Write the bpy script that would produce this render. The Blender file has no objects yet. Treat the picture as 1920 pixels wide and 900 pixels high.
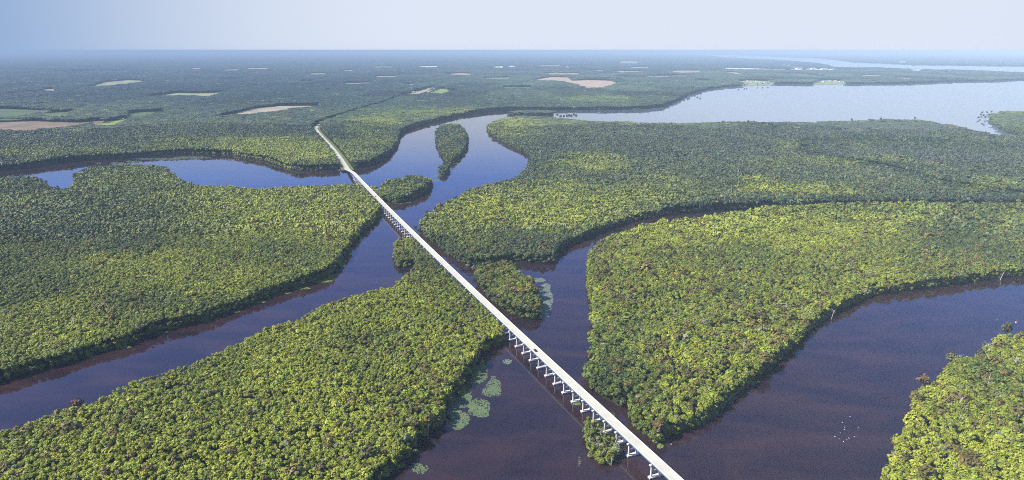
import bpy, bmesh, math, random
import numpy as np
from mathutils import Vector, Matrix
random.seed(7); rng = np.random.default_rng(7)
S = bpy.context.scene
COL = S.collection
PI = math.pi

# ------------------------------------------------------------ camera
F, H = 1280.0, 290.0
PITCH = math.atan((450-94)/F)
cam = bpy.data.objects.new('camera', bpy.data.cameras.new('camera')); COL.objects.link(cam)
cam.location = (0, 0, H); cam.rotation_euler = (PI/2-PITCH, 0, 0)
cam.data.sensor_width = 36; cam.data.lens = 24.0
cam.data.clip_start = 1; cam.data.clip_end = 200000
S.camera = cam
S.render.resolution_x, S.render.resolution_y = 1024, 480

# ------------------------------------------------------------ sky and sun
SUN_AZ, SUN_EL = math.radians(260), math.radians(44)
W = bpy.data.worlds.new('World'); S.world = W; W.use_nodes = True
nt = W.node_tree; N = nt.nodes; L = nt.links
bg = N['Background']
sky = N.new('ShaderNodeTexSky'); sky.sky_type = 'NISHITA'; sky.sun_disc = False
sky.sun_elevation = SUN_EL; sky.sun_rotation = SUN_AZ; sky.altitude = 300
sky.air_density = 1.0; sky.dust_density = 0.6; sky.ozone_density = 2.0
co = N.new('ShaderNodeTexCoord'); sep = N.new('ShaderNodeSeparateXYZ'); L.new(co.outputs['Generated'], sep.inputs[0])
mx = N.new('ShaderNodeMath'); mx.operation = 'MAXIMUM'; mx.inputs[1].default_value = 0.004; L.new(sep.outputs['Z'], mx.inputs[0])
cmb = N.new('ShaderNodeCombineXYZ'); L.new(sep.outputs['X'], cmb.inputs['X']); L.new(sep.outputs['Y'], cmb.inputs['Y']); L.new(mx.outputs[0], cmb.inputs['Z'])
L.new(cmb.outputs[0], sky.inputs['Vector'])
# hazy lower air: deep blue to the west, pale over the open water, fading smoothly round the compass and upward
az = N.new('ShaderNodeVectorMath'); az.operation = 'DOT_PRODUCT'; az.inputs[1].default_value = (0.21, 0.978, 0.0); L.new(cmb.outputs[0], az.inputs[0])
ra = N.new('ShaderNodeMapRange'); ra.interpolation_type = 'SMOOTHSTEP'; ra.inputs[1].default_value = 0.56; ra.inputs[2].default_value = 0.96; L.new(az.outputs['Value'], ra.inputs[0])
re = N.new('ShaderNodeMapRange'); re.interpolation_type = 'SMOOTHSTEP'; re.inputs[1].default_value = 0.19; re.inputs[2].default_value = 0.095; re.inputs[3].default_value = 0; re.inputs[4].default_value = 1.0; L.new(mx.outputs[0], re.inputs[0])
ramp = N.new('ShaderNodeMix'); ramp.data_type = 'RGBA'; L.new(ra.outputs[0], ramp.inputs[0])
ramp.inputs[6].default_value = (1.55, 2.65, 4.6, 1); ramp.inputs[7].default_value = (5.3, 5.8, 6.7, 1)
mu = N.new('ShaderNodeMix'); mu.data_type = 'RGBA'; L.new(re.outputs[0], mu.inputs[0])
tn = N.new('ShaderNodeMix'); tn.data_type = 'RGBA'; tn.blend_type = 'MULTIPLY'; tn.inputs[0].default_value = 1; L.new(sky.outputs[0], tn.inputs[6])
te = N.new('ShaderNodeMapRange'); te.interpolation_type = 'SMOOTHSTEP'; te.inputs[1].default_value = .12; te.inputs[2].default_value = .75; L.new(mx.outputs[0], te.inputs[0])
tc = N.new('ShaderNodeMix'); tc.data_type = 'RGBA'; tc.inputs[6].default_value = (.55, .86, 1.75, 1); tc.inputs[7].default_value = (.95, .98, 1.12, 1); L.new(te.outputs[0], tc.inputs[0]); L.new(tc.outputs[2], tn.inputs[7])
L.new(tn.outputs[2], mu.inputs[6]); L.new(ramp.outputs[2], mu.inputs[7]); L.new(mu.outputs[2], bg.inputs['Color'])
bg.inputs['Strength'].default_value = 0.09
sl = bpy.data.lights.new('sun', 'SUN'); sl.energy = 5.0; sl.angle = math.radians(0.5); sl.color = (1.0, 0.94, 0.83)
so = bpy.data.objects.new('sun', sl); COL.objects.link(so)
sd = Vector((math.sin(SUN_AZ)*math.cos(SUN_EL), math.cos(SUN_AZ)*math.cos(SUN_EL), math.sin(SUN_EL)))
so.rotation_euler = sd.to_track_quat('Z', 'Y').to_euler(); so.location = (0, 0, 500)
S.view_settings.view_transform = 'Standard'; S.view_settings.look = 'None'
S.view_settings.exposure = 0.62; S.view_settings.gamma = 1
S.cycles.max_bounces = 5; S.cycles.volume_bounces = 0; S.cycles.use_denoising = False; S.cycles.filter_width = 1.0
S.cycles.caustics_reflective = False; S.cycles.caustics_refractive = False

# ------------------------------------------------------------ helpers
def un(x, y, z=0.0):
    """photograph pixel -> point of the level z in the world (vectorised)"""
    dx = np.asarray(x, float)-960; up = 450-np.asarray(y, float)
    Y = F*math.cos(PITCH)+up*math.sin(PITCH); Z = -F*math.sin(PITCH)+up*math.cos(PITCH)
    t = (z-H)/Z
    return np.stack([dx*t, Y*t], -1)
def pj(X, Y, z=0.0):
    dz = z-H; d = Y*math.cos(PITCH)-dz*math.sin(PITCH); u = Y*math.sin(PITCH)+dz*math.cos(PITCH)
    return 960+F*X/d, 450-F*u/d, d

def tag(o, label=None, cat=None, group=None, kind=None):
    if label: o['label'] = label
    if cat: o['category'] = cat
    if group: o['group'] = group
    if kind: o['kind'] = kind
    return o
def obj(name, me, mat=None, parent=None, loc=None):
    if isinstance(me, bmesh.types.BMesh):
        m = bpy.data.meshes.new(name); me.to_mesh(m); me.free(); me = m
    if mat is not None and len(me.materials) == 0: me.materials.append(mat)
    o = bpy.data.objects.new(name, me); COL.objects.link(o)
    if parent: o.parent = parent
    if loc is not None: o.location = loc
    return o
def empty(name, loc, rz=0):
    o = bpy.data.objects.new(name, None); COL.objects.link(o); o.location = loc; o.rotation_euler = (0, 0, rz)
    o.empty_display_size = 1
    return o
def bx(bm, c, s, rz=0, bevel=0):
    M = Matrix.Translation(c) @ Matrix.Rotation(rz, 4, 'Z') @ Matrix.Diagonal((s[0], s[1], s[2], 1))
    r = bmesh.ops.create_cube(bm, size=1, matrix=M)
    if bevel: bmesh.ops.bevel(bm, geom=list({e for v in r['verts'] for e in v.link_edges}), offset=bevel, segments=1, affect='EDGES')
def tube(bm, p0, p1, r0, r1, n=8):
    p0, p1 = Vector(p0), Vector(p1); d = p1-p0
    q = d.to_track_quat('Z', 'Y').to_matrix().to_4x4()
    bmesh.ops.create_cone(bm, cap_ends=True, segments=n, radius1=r0, radius2=r1, depth=d.length, matrix=Matrix.Translation((p0+p1)/2) @ q)
def pymesh(name, v, f):
    m = bpy.data.meshes.new(name); m.from_pydata([tuple(map(float, p)) for p in v], [], [tuple(map(int, q)) for q in f]); m.update(); return m

def hash2(ix, iy, s):
    n = (ix.astype(np.int64)*374761393+iy.astype(np.int64)*668265263+s*974634777) & 0xffffffff
    n = ((n ^ (n >> 13))*1274126177) & 0xffffffff
    return ((n ^ (n >> 16)) & 0xffffff)/float(0xffffff)
def noise(x, y, s=0):
    ix = np.floor(x); iy = np.floor(y); fx = x-ix; fy = y-iy
    fx = fx*fx*(3-2*fx); fy = fy*fy*(3-2*fy)
    a = hash2(ix, iy, s); b = hash2(ix+1, iy, s); c = hash2(ix, iy+1, s); d = hash2(ix+1, iy+1, s)
    return (a*(1-fx)+b*fx)*(1-fy)+(c*(1-fx)+d*fx)*fy
def fbm(x, y, s=0, o=3):
    r = 0; a = 1; t = 0
    for i in range(o):
        r = r+a*noise(x*2**i, y*2**i, s+i); t += a; a *= .5
    return r/t
def inpoly(px, py, poly):
    inside = np.zeros(len(px), bool); n = len(poly)
    for i in range(n):
        x1, y1 = poly[i]; x2, y2 = poly[(i+1) % n]
        if y1 == y2: continue
        c = ((y1 > py) != (y2 > py)) & (px < (x2-x1)*(py-y1)/(y2-y1)+x1)
        inside ^= c
    return inside
def segdist(px, py, a, b):
    ab = b-a; t = np.clip(((px-a[0])*ab[0]+(py-a[1])*ab[1])/max(ab@ab, 1e-9), 0, 1)
    return np.hypot(px-a[0]-t*ab[0], py-a[1]-t*ab[1])
def polydist(px, py, pts, closed=False):
    d = np.full(len(px), 1e9)
    for i in range(len(pts)-(0 if closed else 1)):
        d = np.minimum(d, segdist(px, py, np.array(pts[i]), np.array(pts[(i+1) % len(pts)])))
    return d

# ------------------------------------------------------------ materials
def mat(name, color, rough=.8, spec=.3, nz=None, bump=0, metallic=0):
    m = bpy.data.materials.new(name); m.use_nodes = True
    nd, lk = m.node_tree.nodes, m.node_tree.links
    b = nd['Principled BSDF']; b.inputs['Base Color'].default_value = (*color, 1)
    b.inputs['Roughness'].default_value = rough; b.inputs['Specular IOR Level'].default_value = spec; b.inputs['Metallic'].default_value = metallic
    if nz:
        sc, c2, lo, hi = nz
        g = nd.new('ShaderNodeNewGeometry'); t = nd.new('ShaderNodeTexNoise'); t.inputs['Scale'].default_value = sc; t.inputs['Detail'].default_value = 6
        lk.new(g.outputs['Position'], t.inputs['Vector'])
        mr = nd.new('ShaderNodeMapRange'); mr.inputs[1].default_value = lo; mr.inputs[2].default_value = hi; lk.new(t.outputs[0], mr.inputs[0])
        x = nd.new('ShaderNodeMix'); x.data_type = 'RGBA'; x.inputs[6].default_value = (*color, 1); x.inputs[7].default_value = (*c2, 1)
        lk.new(mr.outputs[0], x.inputs[0]); lk.new(x.outputs[2], b.inputs['Base Color'])
        if bump:
            bp = nd.new('ShaderNodeBump'); bp.inputs['Distance'].default_value = bump; bp.inputs['Strength'].default_value = .6
            lk.new(t.outputs[0], bp.inputs['Height']); lk.new(bp.outputs[0], b.inputs['Normal'])
    return m
M_LAND = mat('swamp_soil', (.016, .024, .009), .95, .1, (.05, (.030, .030, .014), .4, .6))
M_CONC = mat('deck_concrete', (.53, .515, .445), .85, .2, (.12, (.45, .435, .375), .4, .7))
M_PAR = mat('parapet_concrete', (.62, .60, .53), .85, .2, (.6, (.50, .485, .43), .35, .75))
M_PIER = mat('pier_concrete', (.78, .75, .70), .85, .2, (.8, (.60, .56, .52), .4, .7))
M_GIRD = mat('girder_steel', (.10, .17, .28), .6, .4, (.5, (.06, .10, .17), .4, .7))
M_DARK = mat('dark_rail', (.02, .02, .03), .5, .4)
M_STAIN = mat('waterline_stain', (.30, .16, .13), .9, .2, (1.5, (.2, .13, .1), .4, .6))
M_ROAD = mat('causeway_road', (.52, .53, .47), .9, .2, (.3, (.42, .42, .36), .4, .6))
M_VERGE = mat('verge_grass', (.17, .18, .05), .95, .1, (.4, (.10, .13, .04), .4, .6))
M_BARK = mat('pale_bark', (.34, .31, .27), .9, .2, (3, (.2, .18, .15), .4, .6))
M_DEAD = mat('bleached_wood', (.62, .57, .52), .9, .2, (2, (.42, .38, .34), .4, .6))
M_PAD = mat('lily_pad', (.10, .145, .055), .55, .4, (1.3, (.15, .20, .10), .4, .6))
M_PADS = mat('silver_lily_pad', (.22, .26, .18), .5, .5, (1.3, (.13, .19, .14), .4, .6))
M_SEDGE = mat('bank_sedge', (.22, .30, .05), .9, .2, (.7, (.13, .20, .05), .4, .6))
M_WHITE = mat('white_paint', (.8, .8, .78), .6, .3)
M_ROOF = mat('grey_roof', (.45, .44, .42), .7, .3)
M_ROOFR = mat('brown_roof', (.26, .18, .14), .7, .3)
M_GLASS = mat('car_glass', (.03, .035, .05), .08, .5)
M_CAR = mat('navy_car_paint', (.015, .018, .05), .3, .5)
M_CARG = mat('grey_car_paint', (.10, .10, .11), .3, .5)
M_TYRE = mat('tyre_rubber', (.015, .015, .015), .9, .1)
M_GREEN = mat('green_board', (.05, .45, .16), .5, .3)
M_RED = mat('red_board', (.6, .05, .05), .5, .3)

def leafmat():
    m = bpy.data.materials.new('tree_leaves'); m.use_nodes = True
    nd, lk = m.node_tree.nodes, m.node_tree.links; b = nd['Principled BSDF']
    a = nd.new('ShaderNodeAttribute'); a.attribute_type = 'INSTANCER'; a.attribute_name = 'tint'
    g = nd.new('ShaderNodeNewGeometry')
    t = nd.new('ShaderNodeTexNoise'); t.inputs['Scale'].default_value = .7; t.inputs['Detail'].default_value = 2; lk.new(g.outputs['Position'], t.inputs['Vector'])
    mr = nd.new('ShaderNodeMapRange'); mr.inputs[1].default_value = .3; mr.inputs[2].default_value = .7; mr.inputs[3].default_value = .5; mr.inputs[4].default_value = 1.5
    lk.new(t.outputs[0], mr.inputs[0])
    x = nd.new('ShaderNodeVectorMath'); x.operation = 'SCALE'; lk.new(a.outputs['Color'], x.inputs[0]); lk.new(mr.outputs[0], x.inputs['Scale'])
    lk.new(x.outputs[0], b.inputs['Base Color'])
    b.inputs['Roughness'].default_value = .55; b.inputs['Specular IOR Level'].default_value = .35
    return m
M_LEAF = leafmat()

def watermat():
    m = bpy.data.materials.new('blackwater_river'); m.use_nodes = True
    nd, lk = m.node_tree.nodes, m.node_tree.links; b = nd['Principled BSDF']
    g = nd.new('ShaderNodeNewGeometry')
    mp = nd.new('ShaderNodeMapping'); mp.inputs['Rotation'].default_value = (0, 0, .6); mp.inputs['Scale'].default_value = (.012, .03, 1); lk.new(g.outputs['Position'], mp.inputs[0])
    t = nd.new('ShaderNodeTexNoise'); t.inputs['Scale'].default_value = 1; t.inputs['Detail'].default_value = 5; t.inputs['Distortion'].default_value = .8; lk.new(mp.outputs[0], t.inputs['Vector'])
    mr = nd.new('ShaderNodeMapRange'); mr.inputs[1].default_value = .35; mr.inputs[2].default_value = .75; lk.new(t.outputs[0], mr.inputs[0])
    x = nd.new('ShaderNodeMix'); x.data_type = 'RGBA'; lk.new(mr.outputs[0], x.inputs[0])
    x.inputs[6].default_value = (.016, .009, .016, 1); x.inputs[7].default_value = (.044, .022, .022, 1)
    # pale sky reflection painted into the colour of the open lake beyond the peninsula
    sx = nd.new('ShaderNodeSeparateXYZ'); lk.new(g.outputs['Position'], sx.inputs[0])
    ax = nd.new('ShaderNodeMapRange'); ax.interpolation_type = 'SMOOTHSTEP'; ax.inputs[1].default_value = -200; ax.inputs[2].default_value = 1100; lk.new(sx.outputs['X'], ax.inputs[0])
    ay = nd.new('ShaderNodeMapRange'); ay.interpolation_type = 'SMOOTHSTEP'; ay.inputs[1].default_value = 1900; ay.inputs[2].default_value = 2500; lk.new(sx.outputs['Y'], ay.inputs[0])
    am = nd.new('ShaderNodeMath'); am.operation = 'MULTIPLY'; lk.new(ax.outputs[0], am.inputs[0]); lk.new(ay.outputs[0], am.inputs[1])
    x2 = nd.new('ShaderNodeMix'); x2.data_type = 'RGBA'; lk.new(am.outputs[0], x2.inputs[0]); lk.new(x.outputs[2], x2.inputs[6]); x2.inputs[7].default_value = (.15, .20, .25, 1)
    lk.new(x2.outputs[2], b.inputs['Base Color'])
    b.inputs['IOR'].default_value = 1.33; b.inputs['Specular IOR Level'].default_value = .95
    w = nd.new('ShaderNodeTexNoise'); w.inputs['Scale'].default_value = .002; w.inputs['Detail'].default_value = 4
    mp2 = nd.new('ShaderNodeMapping'); mp2.inputs['Scale'].default_value = (.35, 1.4, 1); lk.new(g.outputs['Position'], mp2.inputs[0]); lk.new(mp2.outputs[0], w.inputs['Vector'])
    r = nd.new('ShaderNodeMapRange'); r.inputs[1].default_value = .4; r.inputs[2].default_value = .65; r.inputs[3].default_value = .012; r.inputs[4].default_value = .05
    lk.new(w.outputs[0], r.inputs[0]); lk.new(r.outputs[0], b.inputs['Roughness'])
    rp = nd.new('ShaderNodeTexNoise'); rp.inputs['Scale'].default_value = .35; rp.inputs['Detail'].default_value = 3; lk.new(g.outputs['Position'], rp.inputs['Vector'])
    bp = nd.new('ShaderNodeBump'); bp.inputs['Strength'].default_value = .035; bp.inputs['Distance'].default_value = .05; lk.new(rp.outputs[0], bp.inputs['Height']); lk.new(bp.outputs[0], b.inputs['Normal'])
    return m
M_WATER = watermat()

# ------------------------------------------------------------ water, land
R_DISC = float(np.linalg.norm(un(960, 99)))
def disc(name, r, z, m, n=256):
    bm = bmesh.new()
    ring = [bm.verts.new((r*math.cos(2*PI*i/n), r*math.sin(2*PI*i/n), z)) for i in range(n)]
    bm.faces.new(ring); return obj(name, bm, m)
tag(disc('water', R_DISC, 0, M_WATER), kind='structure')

T = 14.0
def P(*pts):
    """outline from the photograph: (x, y) at the waterline, (x, y, 1) where tree tops hide the waterline"""
    out = []
    for p in pts: out.append(tuple(un(p[0], p[1], T if len(p) > 2 and p[2] else 0)))
    return out
def rough(poly, amp=3.0, step=14.0, lim=3500):
    out = []
    for i in range(len(poly)):
        a = np.array(poly[i]); b = np.array(poly[(i+1) % len(poly)])
        d = np.linalg.norm(b-a); far = min(np.linalg.norm(a), np.linalg.norm(b))
        n = 1 if (far > lim and d > 8000) else int(min(60, max(1, d/max(step, far*.008))))
        nr = np.array([-(b-a)[1], (b-a)[0]])/max(d, 1e-6)
        for k in range(n):
            p = a+(b-a)*k/n
            if n > 1 and k: p = p+nr*amp*2*(fbm(np.array([p[0]/23]), np.array([p[1]/23]), 5)[0]-.5)*max(1, far/700)
            out.append((p[0], p[1]))
    return out

LAND = {}
LAND['A'] = P((-420,345,1),(-200,338,1),(0,330,1),(45,329,1),(75,334,1),(92,344,1),(99,352,1),(115,352,1),(136,349,1),(141,337,1),(140,323,1),(165,312,1),(230,308,1),(270,309,1),(308,311,1),(322,322,1),(345,338,1),(372,348,1),(430,348,1),(480,352,1),(530,350,1),(600,346,1),(660,344,1),(690,344,1),
    (708,362),(719,382),(719,396),(700,418),(672,440),(656,465),(640,490),(622,514),(580,531),(520,550),(440,582),(380,603),(300,622),(235,648),(170,665),(110,685),(60,697),(0,718),(-200,790),(-420,900))
LAND['B'] = P((-420,985,1),(-200,895,1),(0,812,1),(20,800,1),(60,785,1),(130,764,1),(200,742,1),(250,712,1),(300,700,1),(350,682,1),(400,661,1),(450,640,1),(500,615,1),(560,598,1),(600,576,1),(660,553,1),(700,540,1),(736,533,1),(784,514),(779,502),(748,500),(738,470,1),(741,449,1),(770,439,1),(793,452,1),
    (812,478,1),(835,500,1),(868,520,1),(893,545,1),(920,572,1),(948,600,1),(955,625),(938,645),(915,655),(900,668),(889,690),(866,722),(846,748),(832,775),(829,798),(805,812),(780,830),(765,850),(742,878),(712,900),(650,960),(560,1120),(-300,1500))
LAND['D'] = P((892,500,1),(910,490,1),(958,492,1),(980,512,1),(996,540),(1010,566),(1016,588),(1003,601),(985,598),(960,590),(937,575),(917,556),(900,538),(892,520))
LAND['E'] = P((794,401,1),(815,391,1),(850,371,1),(880,352,1),(935,341,1),(965,331,1),(984,320,1),(997,303),(994,291),(975,281),(950,271),(926,256),(914,242),(917,232,1),(940,221,1),(980,216,1),(1040,219,1),(1100,226,1),(1180,228,1),(1250,230,1),(1350,228,1),(1450,228,1),(1520,228,1),(1600,225,1),(1660,223,1),(1720,224,1),(1780,232,1),(1820,242,1),(1860,250,1),(1900,253,1),(2000,258,1),(2500,268,1),
    (2500,393),(1920,391),(1700,389),(1560,389),(1450,391),(1400,392),(1320,397),(1250,404),(1200,411),(1150,426),(1100,446),(1062,462),(1046,478),(1038,494),(1010,493),(985,492),(962,488),(940,493),(905,500),(880,500),(850,483),(830,468),(812,455),(796,441),(788,428))
LAND['F'] = P((1119,455,1),(1135,444,1),(1180,432,1),(1200,421,1),(1260,412,1),(1330,402,1),(1400,394,1),(1450,386,1),(1540,378,1),(1700,379,1),(1920,381,1),(2500,384,1),
    (2500,440),(2200,490),(1920,518),(1850,524),(1780,534),(1730,541),(1680,547),(1630,557),(1580,578),(1540,601),(1512,627),(1487,650),(1455,682),(1420,706),(1375,745),(1345,772),(1310,795),(1285,808),(1250,818),(1236,832),(1222,822),(1195,808),(1183,790),(1180,762),(1165,763),(1132,747),(1108,728),(1097,706),(1108,684),(1111,655),(1116,622),(1112,590),(1106,550),(1103,510),(1106,485))
LAND['G'] = P((2500,560,1),(2100,600,1),(1920,623,1),(1877,622,1),(1860,641,1),(1830,664,1),(1797,667,1),(1777,681,1),(1757,701,1),(1723,724,1),(1713,767),(1703,800),(1693,830),(1674,857),(1668,897),(1640,960),(1600,1100),(2500,1100))
LAND['I'] = P((818,256),(820,243,1),(830,234,1),(845,231,1),(861,233,1),(870,243,1),(876,262),(874,279),(862,295),(852,304),(843,309),(835,300),(827,286),(820,272))
LAND['I2'] = P((824,320),(828,310,1),(840,307,1),(843,317),(836,328),(829,331))
LAND['J'] = P((713,350,1),(725,339,1),(745,335,1),(770,330,1),(790,331,1),(808,335,1),(813,347),(800,358),(785,368),(760,378),(745,382),(728,377),(715,366))
LAND['K'] = P((952,216),(1000,217),(1036,216),(1036,208,1),(1010,206,1),(980,207,1))
LAND['L'] = P((1862,214,1),(1857,224),(1868,236),(1886,249),(1920,257),(2500,285),(2500,214,1),(1920,209,1),(1885,208,1))
Mm = P((1099,802),(1108,794),(1125,791),(1143,794),(1157,806),(1165,822),(1166,842),(1155,860),(1141,872),(1122,868),(1106,852),(1101,828))
# far mainland and the far shore of the sound reach the edge of the disc
def arc(a0, a1, r, n=40): return [(r*math.sin(a0+(a1-a0)*i/n), r*math.cos(a0+(a1-a0)*i/n)) for i in range(n+1)]
def ang(p): return math.atan2(p[0], p[1])
hs = P((-500,350),(-250,332),(0,320),(56,315),(112,306),(169,300),(244,295),(300,291),(360,288),(434,289),(462,295),(500,302),(537,315),(565,320),(612,319),(640,316),(662,315),(690,312),(710,303),(732,289),(744,273),(750,252),(762,243),(800,232),(850,219),(900,211),(950,206),(1040,206),(1130,206),(1200,205),(1240,201),(1260,193),(1290,178),(1320,168),(1380,161),(1450,157),(1550,158),(1650,157),(1720,156),(1780,153),(1850,152),(1920,149),(2500,141),
     (2500,136),(1920,138.5),(1822,134),(1711,131),(1644,128),(1600,128),(1563,127),(1553,123),(1522,118),(1463,113),(1430,112),(1347,107.5),(1342,105.5),(1300,103),(1250,102))
LAND['H'] = hs+arc(ang(hs[-1]), ang(hs[0])-.25, R_DISC*.9985)
fs = P((1340,101),(1373,102.5),(1420,104.5),(1480,107),(1540,109),(1600,116),(1667,119),(1711,121),(1920,123.5),(2500,127))
fs = fs[::-1]
LAND['N'] = fs+arc(ang(fs[-1]), ang(fs[0])+.1, R_DISC*.9985)
for k in LAND:
    if k not in ('H', 'N'): LAND[k] = rough(LAND[k])

def landmesh(name, poly, z=.5, m=M_LAND):
    bm = bmesh.new()
    top = [bm.verts.new((x, y, z)) for x, y in poly]; bot = [bm.verts.new((x, y, -1.0)) for x, y in poly]
    f = bm.faces.new(top)
    n = len(top)
    for i in range(n): bm.faces.new((top[i], top[(i+1) % n], bot[(i+1) % n], bot[i]))
    bmesh.ops.recalc_face_normals(bm, faces=bm.faces[:])
    bmesh.ops.triangulate(bm, faces=[f])
    return obj(name, bm, m)
for k, poly in LAND.items(): tag(landmesh('swamp_ground', poly), kind='structure')
LAND['M'] = rough(Mm, 1.5, 5); tag(landmesh('swamp_ground', LAND['M'], .3), kind='structure')

# ------------------------------------------------------------ bridge line
ZD = 13.0
pc = np.array([un(x, y, ZD) for x, y in [(1266,900),(1183,820),(1146,784),(1066,711),(986,640),(900,560),(851,510),(778,440),(683,345),(652,312)]])
B0, B1 = pc[-1], pc[0]; bd = (B1-B0)/np.linalg.norm(B1-B0); bn = np.array([-bd[1], bd[0]]); BL = float(np.linalg.norm(B1-B0))
tt = (pc-B0) @ bd; ll = (pc-B0) @ bn
cf = np.linalg.lstsq(np.stack([tt*(BL-tt), tt], 1), ll, rcond=None)[0]
def bpt(s, off=0):
    l = cf[0]*s*(BL-s)+cf[1]*s
    sl_ = cf[0]*(BL-2*s)+cf[1]
    d = (bd+bn*sl_); d /= np.linalg.norm(d); n = np.array([-d[1], d[0]])
    p = B0+bd*s+bn*l+n*off
    return p, d
def deckz(s): return ZD if s > 120 else 4.0+(ZD-4.0)*(1-(1-max(s, -20)/120)**1.6 if s > 0 else 0)
BEND = BL+120
# road on the causeway beyond the bridge
road_px = [(652,312),(634,292),(616,270),(602,255),(594,245),(592,240),(597,235),(606,230),(622,224),(640,219),(665,211),(695,202),(720,195),(745,186),(770,180),(790,178),(800,173),(815,165),(821,160)]
ROAD = [tuple(un(x, y, 4 if i == 0 else 2.0)) for i, (x, y) in enumerate(road_px)]
ROAD[0] = tuple(bpt(0)[0])
DW = 8.1
samp = np.arange(-5, BEND+60, 12.0)
BLINE = [tuple(bpt(s)[0]) for s in samp]

# fields and clearings (ground outlines)
FIELDS = [  # name, colour, outline px
    ('brown', [(-90,232),(0,229),(60,227),(150,230),(198,225),(188,233),(130,237),(95,241),(55,246),(0,244),(-90,248)]),
    ('green', [(-90,204),(0,204),(95,207),(60,213),(30,219),(-90,221)]),
    ('green', [(70,213),(132,209),(148,211),(120,216),(80,219)]),
    ('green', [(235,214),(262,210),(312,209),(312,214),(275,217),(240,219)]),
    ('lime', [(168,232),(205,227),(240,222),(258,224),(215,234),(172,237)]),
    ('pale', [(162,161.5),(195,154),(240,150),(288,152.5),(240,157.5),(175,162)]),
    ('pale', [(262,180.5),(325,174.5),(380,175),(436,172),(418,176),(395,182),(340,178.5)]),
    ('tan', [(392,218),(430,209),(480,203),(520,199),(602,198),(600,204),(560,208),(500,211),(440,216)]),
    ('tan', [(746,176),(770,170),(818,160.5),(816,167),(785,178),(760,178)]),
    ('lime', [(797,174),(822,166.5),(838,166.5),(840,170),(860,171),(830,176)]),
    ('orange', [(975,155),(1008,148),(1030,144.5),(1066,145),(1072,151),(1105,150),(1150,151.5),(1161,156),(1130,163.5),(1098,164.5),(1085,159),(1045,154),(1000,154)]),
    ('pale', [(1156,119),(1166,114.5),(1198,115),(1195,119)]),
    ('white', [(1086,133),(1100,131.8),(1135,132.5),(1134,134.2)]),
    ('tan', [(1142,132.5),(1180,133.5),(1250,132.5),(1250,134.5),(1165,136.5)]),
    ('tan', [(1256,132.5),(1315,132),(1315,135.5),(1280,137.5),(1256,135)]),
    ('tan', [(1015,137),(1090,137),(1088,139.5),(1030,139.5)]),
    ('white', [(1358,127),(1400,127.5),(1480,129),(1502,126),(1508,131),(1450,131),(1360,129)]),
    ('white', [(1512,128.5),(1566,130),(1564,132),(1530,131.5),(1512,131)]),
    ('tan', [(1357,135),(1380,135.5),(1404,139),(1385,140),(1357,137)]),
    ('pale', [(1380,153),(1400,150.5),(1440,152),(1455,152.5),(1448,156),(1415,158),(1392,158)]),
    ('pale', [(1522,153.5),(1540,150),(1585,152),(1586,154.5),(1530,156)]),
    ('tan', [(1302,149.5),(1336,150.2),(1336,151.5),(1302,150.8)]),
    ('green', [(1460,138),(1500,137.5),(1560,142.5),(1510,144)]),
    ('white', [(786,124),(820,123.6),(820,126),(790,126)]),
    ('white', [(925,125),(944,124),(942,127.5),(928,127)]),
    ('white', [(952,123),(966,123.5),(965,126),(952,125.5)]),
    ('orange', [(828,139),(862,137),(885,138.5),(885,141.5),(848,141)]),
    ('white', [(757,157.5),(780,157.5),(780,159.5),(757,159.5)]),
    ('tan', [(80,167.5),(106,166.5),(105,170),(82,169.6)]),
    ('orange', [(415,131),(447,129.5),(447,132),(416,132.5)]),
    ('tan', [(462,127.5),(502,127),(500,129.5),(464,129.5)]),
    ('orange', [(358,127.5),(379,127),(379,129.4),(360,129.4)]),
    ('tan', [(1610,141),(1650,140.5),(1655,142.5),(1615,143)]),
    ('tan', [(1675,145),(1714,146.2),(1712,148),(1676,146.8)]),
    ('tan', [(100,133),(240,132.4),(240,133.6),(100,134)]),
    ('white', [(1708,131.6),(1730,131.4),(1730,133),(1708,133)]),
    ('green', [(940,163),(1000,163.5),(998,167),(945,166.5)]),
    ('white', [(540+100,132),(664,131.6),(664,133),(642,133.4)]), ('tan', [(700,143),(745,142),(748,144),(705,145)]), ('pale', [(905,146),(960,145),(962,147.5),(910,148)]),
    ('tan', [(1180,126),(1215,125.4),(1215,127.4),(1184,127.6)]), ('pale', [(1010,122.5),(1050,122),(1050,124),(1012,124.2)]), 
    ('tan', [(700,125),(735,124.4),(735,126.2),(703,126.6)]),  ('pale', [(575,138),(612,137),(612,139.4),(580,140)]),
    ('tan', [(1205,142.5),(1290,141.5),(1292,143.6),(1210,144.6)]),  
    ('pale', [(640,156),(700,154.5),(702,157),(645,158)]), ('tan', [(560,152),(590,151.2),(590,153),(562,153.6)]),
    ('white', [(1060,126),(1066,124.5),(1067,128),(1060,128)]),
]
FC = {'brown': (.25, .18, .12), 'green': (.11, .15, .065), 'lime': (.24, .30, .08), 'pale': (.30, .33, .17), 'tan': (.40, .33, .24), 'orange': (.50, .36, .25), 'white': (.70, .66, .58)}
FW = []
for nm, px in FIELDS:
    ym = (min(q[1] for q in px)+max(q[1] for q in px))/2; w = [tuple(un(x, y, 15.0 if y > ym else 1.0)) for x, y in px]; FW.append(w)
    bm = bmesh.new(); f = bm.faces.new([bm.verts.new((x, y, .9)) for x, y in w]); f.normal_update()
    if f.normal.z < 0: bmesh.ops.reverse_faces(bm, faces=[f])
    bmesh.ops.triangulate(bm, faces=bm.faces[:])
    c = FC[nm]; key = 'field_'+nm
    m = bpy.data.materials.get(key) or mat(key, c, .95, .1, (.012, (c[0]*.7, c[1]*.78, c[2]*.8), .4, .6))
    o = obj('field', bm, m); tag(o, kind='structure')

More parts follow.
